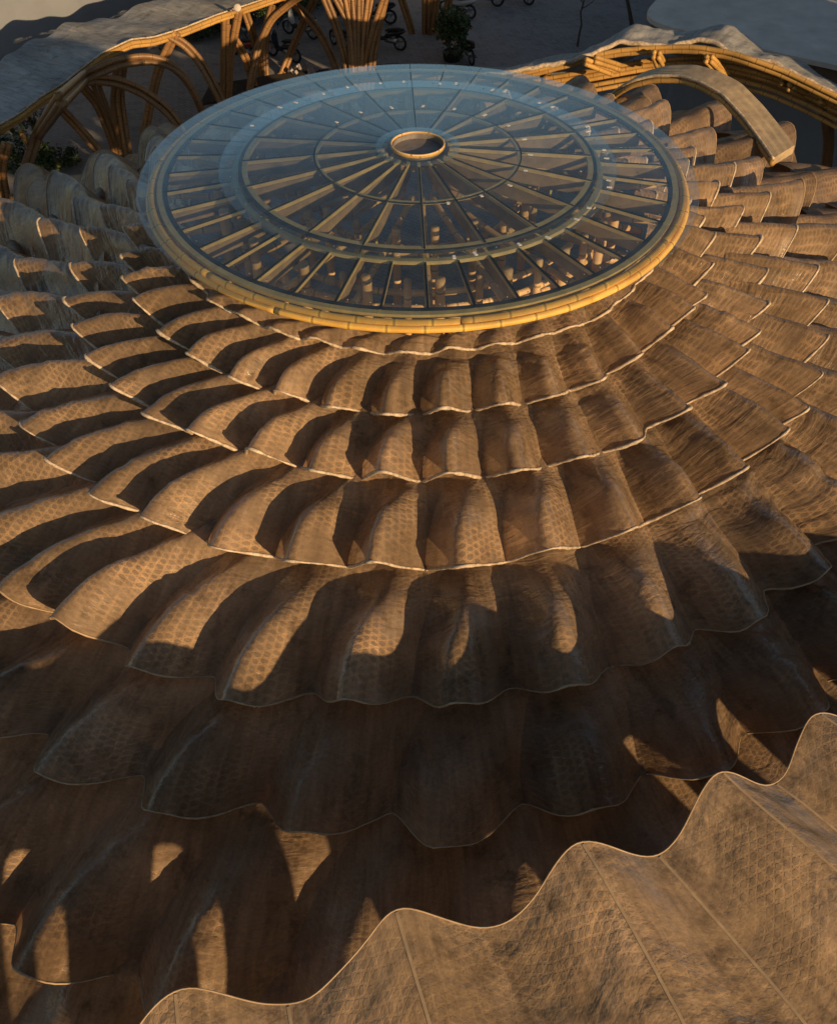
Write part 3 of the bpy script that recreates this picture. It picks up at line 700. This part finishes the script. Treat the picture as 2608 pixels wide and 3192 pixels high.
for off in ((0, 0, .05), (-.02, .03, -.065), (.06, .10, .02)):
    m = MB(); m.tube(b1 + np.array(off), .056, 9, node=.42, u0=random.random()); m.build('edge_culm', M['bamboo'], rc, True)
b2 = smooth_path([(2.6, 13.1, -4.1), (3.30, 13.10, -3.93), (4.48, 12.85, -3.64), (5.86, 12.66, -3.30), (7.20, 12.33, -3.10), (8.03, 11.83, -3.05), (8.83, 11.26, -3.08), (9.60, 10.57, -3.20), (10.34, 9.87, -3.38), (11.2, 8.9, -3.5)], .105)
for off in ((0, 0, 0), (.02, .05, -.12), (-.03, -.08, -.24), (.05, .02, .12), (.1, .3, -.3), (.0, .1, -.45)):
    m = MB(); m.tube(b2 + np.array(off), .056, 9, node=.42, u0=random.random()); m.build('inner_culm', M['bamboo'], rc, True)
for (a_, b_) in (((4.16, 11.75, -2.80), (4.95, 12.15, -3.22)), ((4.40, 11.78, -2.76), (5.15, 12.2, -3.12)), ((5.82, 11.70, -2.60), (6.05, 12.1, -3.0)), ((5.95, 11.70, -2.62), (6.20, 12.1, -2.98)), ((7.02, 11.30, -2.56), (7.66, 11.75, -3.16)), ((7.14, 11.28, -2.56), (7.80, 11.72, -3.14)), ((8.75, 10.55, -2.80), (9.2, 11.2, -3.15)), ((8.90, 10.45, -2.90), (9.66, 10.9, -3.36)), ((9.02, 10.40, -2.84), (9.80, 10.8, -3.28)), ((9.58, 10.0, -3.02), (10.1, 10.6, -3.4)), ((10.1, 9.7, -3.1), (10.3, 10.1, -3.55))):
    for q in (0, -.115):
        m = MB(); culm_path(m, [Vector(a_) + Vector((0, 0, q)), Vector(b_) + Vector((0, 0, q))], .056); m.build('stub_beam', M['bamboo'], rc, True)
for P_ in ([(3.4, 13.2, -3.7), (3.3, 13.6, -5), (3.2, 13.8, -6.5)], [(9.9, 10.6, -3.3), (10.6, 11.2, -4.6), (11.0, 11.6, -6)], [(12.6, 6.2, -2.9), (13.0, 6.4, -4.5), (13.2, 6.5, -6)]):
    bundle('column', rc, P_, 3, ground=True)
hood = empty('arched_hood', (0, 0, 0))
tag(hood, 'curved arch shaped hood strip with film wrapped front edge over the right side tiers', 'hood')
hf = smooth_path([(c_[0] * .92 + .001, -13.53 + (c_[1] + 13.53) * .92, 6.568 + (c_[2] - 6.568) * .92) for c_ in [(4.55, 10.35, -3.25), (4.68, 10.18, -2.97), (4.79, 9.94, -2.74), (4.98, 9.71, -2.50), (5.42, 9.46, -2.28), (5.93, 9.12, -2.15), (6.30, 8.68, -2.12), (6.69, 8.14, -2.18), (7.03, 7.46, -2.39), (7.27, 6.80, -2.58), (7.43, 6.18, -2.72)]], .06)
n_ = len(hf); bd = np.array([.62, .42, .05]); V = []; uvh = []; F = []
tg = np.gradient(hf, axis=0); tg /= np.linalg.norm(tg, axis=1, keepdims=True)
wd_ = np.linspace(.40, .62, n_)
for side in (0, 1):
    for i in range(n_):
        for j in range(7):
            f_ = j / 6
            b_ = np.array([.70, .48, .0]); p = hf[i] + b_ * f_ * wd_[i] + np.array([0, 0, (.10 * f_ + .010 * (j % 2)) - side * .17])
            V.append(p); uvh.append((i * .06, f_ * .7))
def hid(s_, i, j): return s_ * n_ * 7 + i * 7 + j
for i in range(n_ - 1):
    for j in range(6):
        F.append((hid(0, i, j), hid(0, i + 1, j), hid(0, i + 1, j + 1), hid(0, i, j + 1))); F.append((hid(1, i, j), hid(1, i, j + 1), hid(1, i + 1, j + 1), hid(1, i + 1, j)))
    F.append((hid(0, i, 0), hid(1, i, 0), hid(1, i + 1, 0), hid(0, i + 1, 0))); F.append((hid(0, i, 6), hid(0, i + 1, 6), hid(1, i + 1, 6), hid(1, i, 6)))
for i in (0, n_ - 1):
    F.append(tuple(hid(0, i, j) for j in range(7)) + tuple(hid(1, i, j) for j in range(6, -1, -1)))
from_np('hood_cover', V, F, M['plank'], hood, np.array(uvh), False)
m = MB(); m.tube(hf + np.array([-.03, -.03, -.02]), .034, 7); m.build('front_edge', M['cord'], hood, True)
m = MB(); m.tube(hf + np.array([-.015, -.015, -.13]), .055, 8, node=.4); m.build('edge_culm', M['bamboo'], hood, True)

lamp = empty('round_lamp', (0, 0, 0)); tag(lamp, 'small round white lamp on the edge of the left canopy near the top', 'lamp')
mb = MB(); mb.lathe([(0, .03), (.10, .025), (.13, 0), (.11, -.03), (0, -.035)], 16, (-6.05, 21.7, -4.82), Matrix.Rotation(R(60), 3, 'X')); mb.build('shade', M['concrete'], lamp, True)
mb = MB(); mb.tube([(-6.05, 21.72, -4.84), (-6.1, 22.0, -5.0)], .02, 6); mb.build('bracket', M['gasket'], lamp, True)

# ------------------------------------------------------------------ buildings and walls around the yard, with an unseen hall added for shade
def prism(mb, poly, z0, z1):
    n = len(poly); V = [(x, y, z0) for x, y in poly] + [(x, y, z1) for x, y in poly]
    mb.add(V, [tuple(range(n - 1, -1, -1)), tuple(range(n, 2 * n))] + [(i, (i + 1) % n, n + (i + 1) % n, n + i) for i in range(n)])
fl = empty('flat_roofed_building', (0, 0, 0))
tag(fl, 'low building with pale grey flat roof and rounded end at the top right corner', 'building')
out = smooth_path([(14, 36, 0), (11, 29.5, 0), (9.0, 24.5, 0), (7.99, 21.62, 0), (7.4, 20.6, 0), (7.2, 19.9, 0), (7.5, 19.2, 0), (8.7, 18.39, 0), (9.67, 17.62, 0), (10.85, 16.72, 0), (12.18, 15.86, 0), (16, 13.2, 0), (19, 12, 0)], .35)
poly = [(p[0], p[1]) for p in out] + [(34, 14), (34, 36)]
mb = MB(); prism(mb, poly, -4.64, -4.5); mb.build('roof', M['concrete'], fl)
cxp, cyp = 20, 25
ins = lambda s_: [(cxp + (x - cxp) * s_, cyp + (y - cyp) * s_) for x, y in poly]
mb = MB(); prism(mb, ins(.985), -5.35, -4.643); mb.build('fascia', M['fascia'], fl)
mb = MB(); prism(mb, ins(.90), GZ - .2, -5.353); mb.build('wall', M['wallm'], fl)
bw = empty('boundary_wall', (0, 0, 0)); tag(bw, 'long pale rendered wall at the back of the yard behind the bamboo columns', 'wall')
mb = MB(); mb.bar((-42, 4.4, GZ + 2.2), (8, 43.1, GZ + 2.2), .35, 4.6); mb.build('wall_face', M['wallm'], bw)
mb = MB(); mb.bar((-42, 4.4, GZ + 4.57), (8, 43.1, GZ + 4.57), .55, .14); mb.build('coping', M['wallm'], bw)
aw = tag((lambda m_: (m_.bar((-16.8, 24.2, -5.80), (-14.3, 26.15, -5.90), .6, .22, (0, 0, 1)), m_.build('awning', M['blue'], None))[1])(MB()), 'thin blue sheet on the pale wall at the far top left corner', 'awning')
eb = empty('shade_hall', (0, 0, 0)); tag(eb, 'long plain hall outside the view, added east of the yard to shade it', 'building')  # unseen hall added to cast shade across the yard
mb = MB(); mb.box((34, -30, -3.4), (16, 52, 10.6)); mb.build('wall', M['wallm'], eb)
mb = MB(); mb.box((34, -30, 2.05), (17, 52.4, .3)); mb.build('roof', M['concrete'], eb)
mb = MB(); mb.box((34, 18, -4.2), (15.6, 43.6, 8.8)); mb.build('low_shade_wing', M['wallm'], eb)
for (y0, y1, zt) in ((-9.5, -3.6, 6.0), (-3.6, 1.1, 3.0), (2.1, 4.3, 3.0), (5.7, 6.4, 3.0), (7.3, 40, 3.0)):  # added sun blockers; the gaps are meant to stripe the flat roof
    mb = MB(); mb.box((26.9, (y0 + y1) / 2, (zt - 2.6) / 2), (1.0, y1 - y0, zt + 2.6)); mb.build('shade_block', M['wallm'], eb)

# ------------------------------------------------------------------ planting
def leaf_mass(name, c, rad, n, size, mat, parent, seed=0, squash=1.):
    rnd = random.Random(seed); m = MB()
    lobes = [(Vector((rnd.uniform(-.6, .6) * rad, rnd.uniform(-.6, .6) * rad, rnd.uniform(-.5, .7) * rad * squash)), rnd.uniform(.35, .62) * rad) for _ in range(9)]
    for i in range(n):
        lc_, lr = rnd.choice(lobes)
        d = Vector((rnd.gauss(0, 1), rnd.gauss(0, 1), rnd.gauss(0, 1))).normalized()
        p = Vector(c) + lc_ + d * lr * rnd.uniform(.55, 1.05)
        ax = Vector((rnd.gauss(0, 1), rnd.gauss(0, 1), rnd.gauss(0, .6))).normalized(); s_ = size * rnd.uniform(.6, 1.3)
        sd = ax.cross(Vector((rnd.gauss(0, 1), rnd.gauss(0, 1), rnd.gauss(0, 1)))).normalized() * s_ * .28
        nn = ax.cross(sd).normalized() * s_ * .08
        m.add([p, p + ax * s_ * .5 + sd + nn, p + ax * s_, p + ax * s_ * .5 - sd + nn], [(0, 1, 2), (0, 2, 3)])
    return m.build(name, mat, parent, False)
def limb(mb, a_, b_, r0, r1, wob=.08, n=6, seed=0):
    rnd = random.Random(seed); a_ = Vector(a_); b_ = Vector(b_)
    mb.tube([a_ + (b_ - a_) * i / n + (Vector((rnd.uniform(-1, 1), rnd.uniform(-1, 1), rnd.uniform(-1, 1))) * wob if 0 < i < n else Vector()) for i in range(n + 1)], r0, 6, r2=r1)
sh = empty('potted_shrub', (1.35, 27.0, GZ)); tag(sh, 'round green shrub with a few orange fruits beside the small fan of bamboo poles', 'shrub')
leaf_mass('crown', (0, 0, 1.15), .85, 1500, .17, M['leaf'], sh, 3, .9)
mb = MB(); [limb(mb, (0, 0, 0), (math.cos(k) * .35, math.sin(k) * .35, 1.1), .035, .012, .04, 5, k) for k in range(5)]; mb.build('stem', M['bark'], sh, True)
mb = MB(); mb.lathe([(0, 0), (.32, 0), (.40, .35), (.36, .36), (.3, .3), (0, .3)], 16); mb.build('pot', M['gasket'], sh)
for k in range(9):
    a_ = k * 2.4; mb = MB(); mb.lathe([(0, -.045), (.035, -.03), (.048, 0), (.035, .03), (0, .045)], 8, (math.cos(a_) * .78, math.sin(a_) * .78 - .1, .75 + .13 * (k % 5))); mb.build('fruit', M['fruit'], sh, True)
def bare_tree(name, loc, h, label, cat, seed, lean=(0, 0), leafy=0, rad=.05):
    rnd = random.Random(seed); t = empty(name, loc); tag(t, label, cat)
    m = MB(); top = Vector((lean[0], lean[1], h)); limb(m, (0, 0, -.1), top, rad, rad * .35, .06 * h * .3, 8, seed)
    m.build('trunk', M['bark'], t, True)
    for k in range(8):
        f_ = rnd.uniform(.3, .95); p = top * f_; d = Vector((rnd.uniform(-1, 1), rnd.uniform(-1, 1), rnd.uniform(.4, 1.2))).normalized() * h * rnd.uniform(.2, .42)
        m = MB(); limb(m, p, p + d, rad * .5, rad * .12, .06, 6, seed + k)
        for q in range(3):
            f2 = rnd.uniform(.3, .9); d2 = Vector((rnd.uniform(-1, 1), rnd.uniform(-1, 1), rnd.uniform(.2, 1))).normalized() * h * .14
            limb(m, p + d * f2, p + d * f2 + d2, rad * .2, rad * .06, .02, 4, seed + k + q)
        m.build('branch', M['bark'], t, True)
    if leafy: leaf_mass('crown', top * .8, h * .35, leafy, .14, M['leaf'], t, seed + 5)
bare_tree('sapling', (6.5, 28.4, GZ), 3.2, 'thin bare sapling standing in the yard behind the right canopy', 'tree', 5, (.3, 1.2), 60)
bare_tree('sapling', (9.0, 29.6, GZ), 3.6, 'dark crooked bare tree by the rounded end of the flat roof', 'tree', 11, (-1.0, .8), 0, .10)
bare_tree('sapling', (-12.4, 18.3, GZ), 2.3, 'small dark tree seen under the left canopy through the first arch', 'tree', 21, (-.5, .1), 260, .08)
for k, (x, y, z_, rr_, lb) in enumerate(((-13.4, 18.0, .5, .9, 'dark leafy bush at the far left under the left canopy'), (-11.9, 17.6, .35, .7, 'small dark bush beside the little tree under the left canopy'), (-9.6, 16.0, .4, .75, 'low dark bush behind the left tiers near the fan of columns'))):
    b = empty('bush', (x, y, GZ)); tag(b, lb, 'bush'); leaf_mass('leaves', (0, 0, z_), rr_, 700, .16, M['leaf'], b, 30 + k, .7)
    mb = MB(); [limb(mb, (0, 0, 0), (math.cos(q) * .3, math.sin(q) * .3, .6), .03, .01, .03, 4, q) for q in range(4)]; mb.build('stem', M['bark'], b, True)
hd_ = empty('hedge', (-7.5, 30.5, GZ)); tag(hd_, 'low dark hedge along the foot of the pale wall behind the motorbikes', 'hedge')
for k in range(9):
    t_ = (k - 4) * .9; leaf_mass('clump', (t_ * .79, t_ * .613, .45), .62, 420, .13, M['leaf'], hd_, 50 + k, .7)['kind'] = 'stuff'
bed = MB(); prism(bed, [(-7.9, 24.4), (-4.2, 25.7), (-1.2, 26.4), (2.0, 26.3), (2.2, 25.2), (-1, 24.6), (-5, 23.6), (-8, 22.6)], GZ - .1, GZ + .10)
tag(bed.build('planting_bed', M['soil'], None), kind='structure')
rb = empty('rubble_heap', (-4.4, 25.6, GZ + .1)); tag(rb, 'small heap of broken pale rubble on the dark bed behind the skylight', 'rubble')
rr0 = random.Random(4)
for k in range(16):
    mb = MB(); s_ = rr0.uniform(.10, .26); mb.box((0, 0, 0), (s_, s_ * rr0.uniform(.6, 1.2), s_ * rr0.uniform(.3, .7)))
    o = mb.build('chunk', M['rubble'], rb); o.location = (rr0.gauss(0, .4), rr0.gauss(0, .25), .05 + rr0.random() * .12); o.rotation_euler = (rr0.random(), rr0.random(), rr0.random() * 3)

# ------------------------------------------------------------------ parked motorbikes
def make_bike(paint, label, loc, rz):
    t = empty('motorbike', loc, rz); tag(t, label, 'motorbike', 'motorbikes parked in the yard behind the bamboo columns')
    for x in (-.62, .62):
        m = MB(); k = 20; m.tube([(x + .26 * math.cos(2 * math.pi * i / k), 0, .29 + .26 * math.sin(2 * math.pi * i / k)) for i in range(k)], .045, 7, closed=True)
        wh = m.build('tyre', M['rubber'], t, True)
        m = MB(); m.tube([(x + .21 * math.cos(2 * math.pi * i / k), 0, .29 + .21 * math.sin(2 * math.pi * i / k)) for i in range(k)], .014, 5, closed=True)
        m.build('rim', M['steel'], wh, True)
        for i in range(5):
            a_ = 2 * math.pi * i / 5; m = MB(); m.tube([(x, 0, .29), (x + .21 * math.cos(a_), 0, .29 + .21 * math.sin(a_))], .013, 5); m.build('spoke', M['steel'], wh, True)
    def loft(name, secs, mat):
        V = []; F = []; k = 10
        for (x, z, hw, hh) in secs:
            for j in range(k):
                a_ = 2 * math.pi * j / k; V.append((x, hw * math.cos(a_), z + hh * math.sin(a_)))
        for i in range(len(secs) - 1):
            for j in range(k): F.append((i * k + j, i * k + (j + 1) % k, (i + 1) * k + (j + 1) % k, (i + 1) * k + j))
        F.append(tuple(range(k - 1, -1, -1))); F.append(tuple(range((len(secs) - 1) * k, len(secs) * k)))
        return from_np(name, V, F, mat, t)
    loft('tail_body', [(-.88, .78, .03, .03), (-.75, .74, .10, .09), (-.45, .66, .14, .13), (-.1, .56, .13, .12), (.02, .48, .10, .08)], paint)
    loft('footboard', [(-.05, .42, .12, .08), (.2, .36, .14, .07), (.38, .42, .13, .08)], M['rubber'])
    loft('front_shield', [(.30, .42, .08, .10), (.40, .62, .16, .15), (.44, .80, .18, .13), (.42, .95, .10, .08)], paint)
    loft('front_mudguard', [(.42, .50, .05, .04), (.60, .60, .07, .035), (.80, .52, .06, .03), (.90, .42, .04, .02)], paint)
    loft('seat', [(-.82, .84, .05, .03), (-.55, .82, .13, .06), (-.2, .76, .13, .06), (.0, .70, .09, .05)], M['rubber'])
    loft('engine', [(-.5, .36, .10, .12), (-.2, .34, .12, .13), (.05, .34, .09, .10)], M['steel'])
    m = MB(); m.tube([(.40, -.34, 1.02), (.43, -.15, 1.00), (.45, 0, .97), (.43, .15, 1.00), (.40, .34, 1.02)], .016, 6); hb_ = m.build('handlebar', M['steel'], t, True)
    for y in (-1, 1):
        m = MB(); m.tube([(.41, y * .2, 1.0), (.44, y * .26, 1.16)], .008, 5); m.lathe([(0, .01), (.055, .008), (.06, -.008), (0, -.012)], 10, (.44, y * .27, 1.18), Matrix.Rotation(R(80), 3, 'Y')); m.build('mirror', M['rubber'], hb_, True)
        m = MB(); m.tube([(.46, y * .05, .9), (.62, y * .06, .29)], .02, 6); m.build('fork_leg', M['steel'], t, True)
    m = MB(); m.lathe([(0, .03), (.05, .025), (.075, 0), (.05, -.04), (0, -.05)], 12, (.53, 0, .90), Matrix.Rotation(R(90), 3, 'Y')); m.build('headlight', M['clip'], t, True)
    m = MB(); m.tube([(-.85, -.14, .38), (-.3, -.15, .30), (0, -.13, .28)], .05, 8); m.build('exhaust', M['steel'], t, True)
    return t
def copy_tree(o, parent=None):
    c = o.copy(); col.objects.link(c); c.parent = parent
    for ch in o.children: copy_tree(ch, c)
    return c
paints = {}
for nm, c in (('black', (.02, .02, .022)), ('dark blue', (.02, .035, .06)), ('red', (.22, .02, .02)), ('white', (.6, .6, .6))):
    paints[nm] = plain('paint ' + nm, c, .3, var=.1, coat=.5)
bl = [((-5.35, 27.1, GZ), 2.5, 'dark blue', 'dark blue motorbike with pale tail behind the left bamboo arch'),
      ((-6.95, 27.2, GZ), 2.4, 'red', 'red motorbike half hidden behind the leftmost back columns'),
      ((-7.4, 29.6, GZ), 2.3, 'black', 'black motorbike by the hedge, leftmost of the back row'),
      ((-4.9, 29.6, GZ), 2.6, 'white', 'white and black motorbike near the hedge in front of the pale wall'),
      ((-3.1, 28.2, GZ), 2.2, 'dark blue', 'dark motorbike just left of the big fan of bamboo poles'),
      ((-1.3, 28.3, GZ), 2.7, 'black', 'black motorbike just right of the big fan of bamboo poles'),
      ((-3.3, 31.4, GZ), 2.0, 'black', 'black motorbike of the back row behind the big fan of poles'),
      ((-1.8, 31.2, GZ), 2.9, 'dark blue', 'dark blue motorbike in the back row right of the big fan'),
      ((1.9, 27.1, GZ), 1.9, 'black', 'black motorbike behind the green shrub, its wheel showing'),
      ((1.7, 32.0, GZ), 2.6, 'white', 'pale motorbike at the top edge behind the small fan of poles'),
      ((2.9, 33.4, GZ), 2.9, 'black', 'black motorbike at the top edge, middle of the far group'),
      ((4.4, 33.8, GZ), 2.5, 'black', 'black motorbike at the top edge, rightmost of the far group')]
protos = {}
for loc, rz, pn, lb in bl:
    if pn not in protos: protos[pn] = make_bike(paints[pn], lb, loc, rz)
    else:
        c = copy_tree(protos[pn]); c.location = loc; c.rotation_euler.z = rz; c['label'] = lb
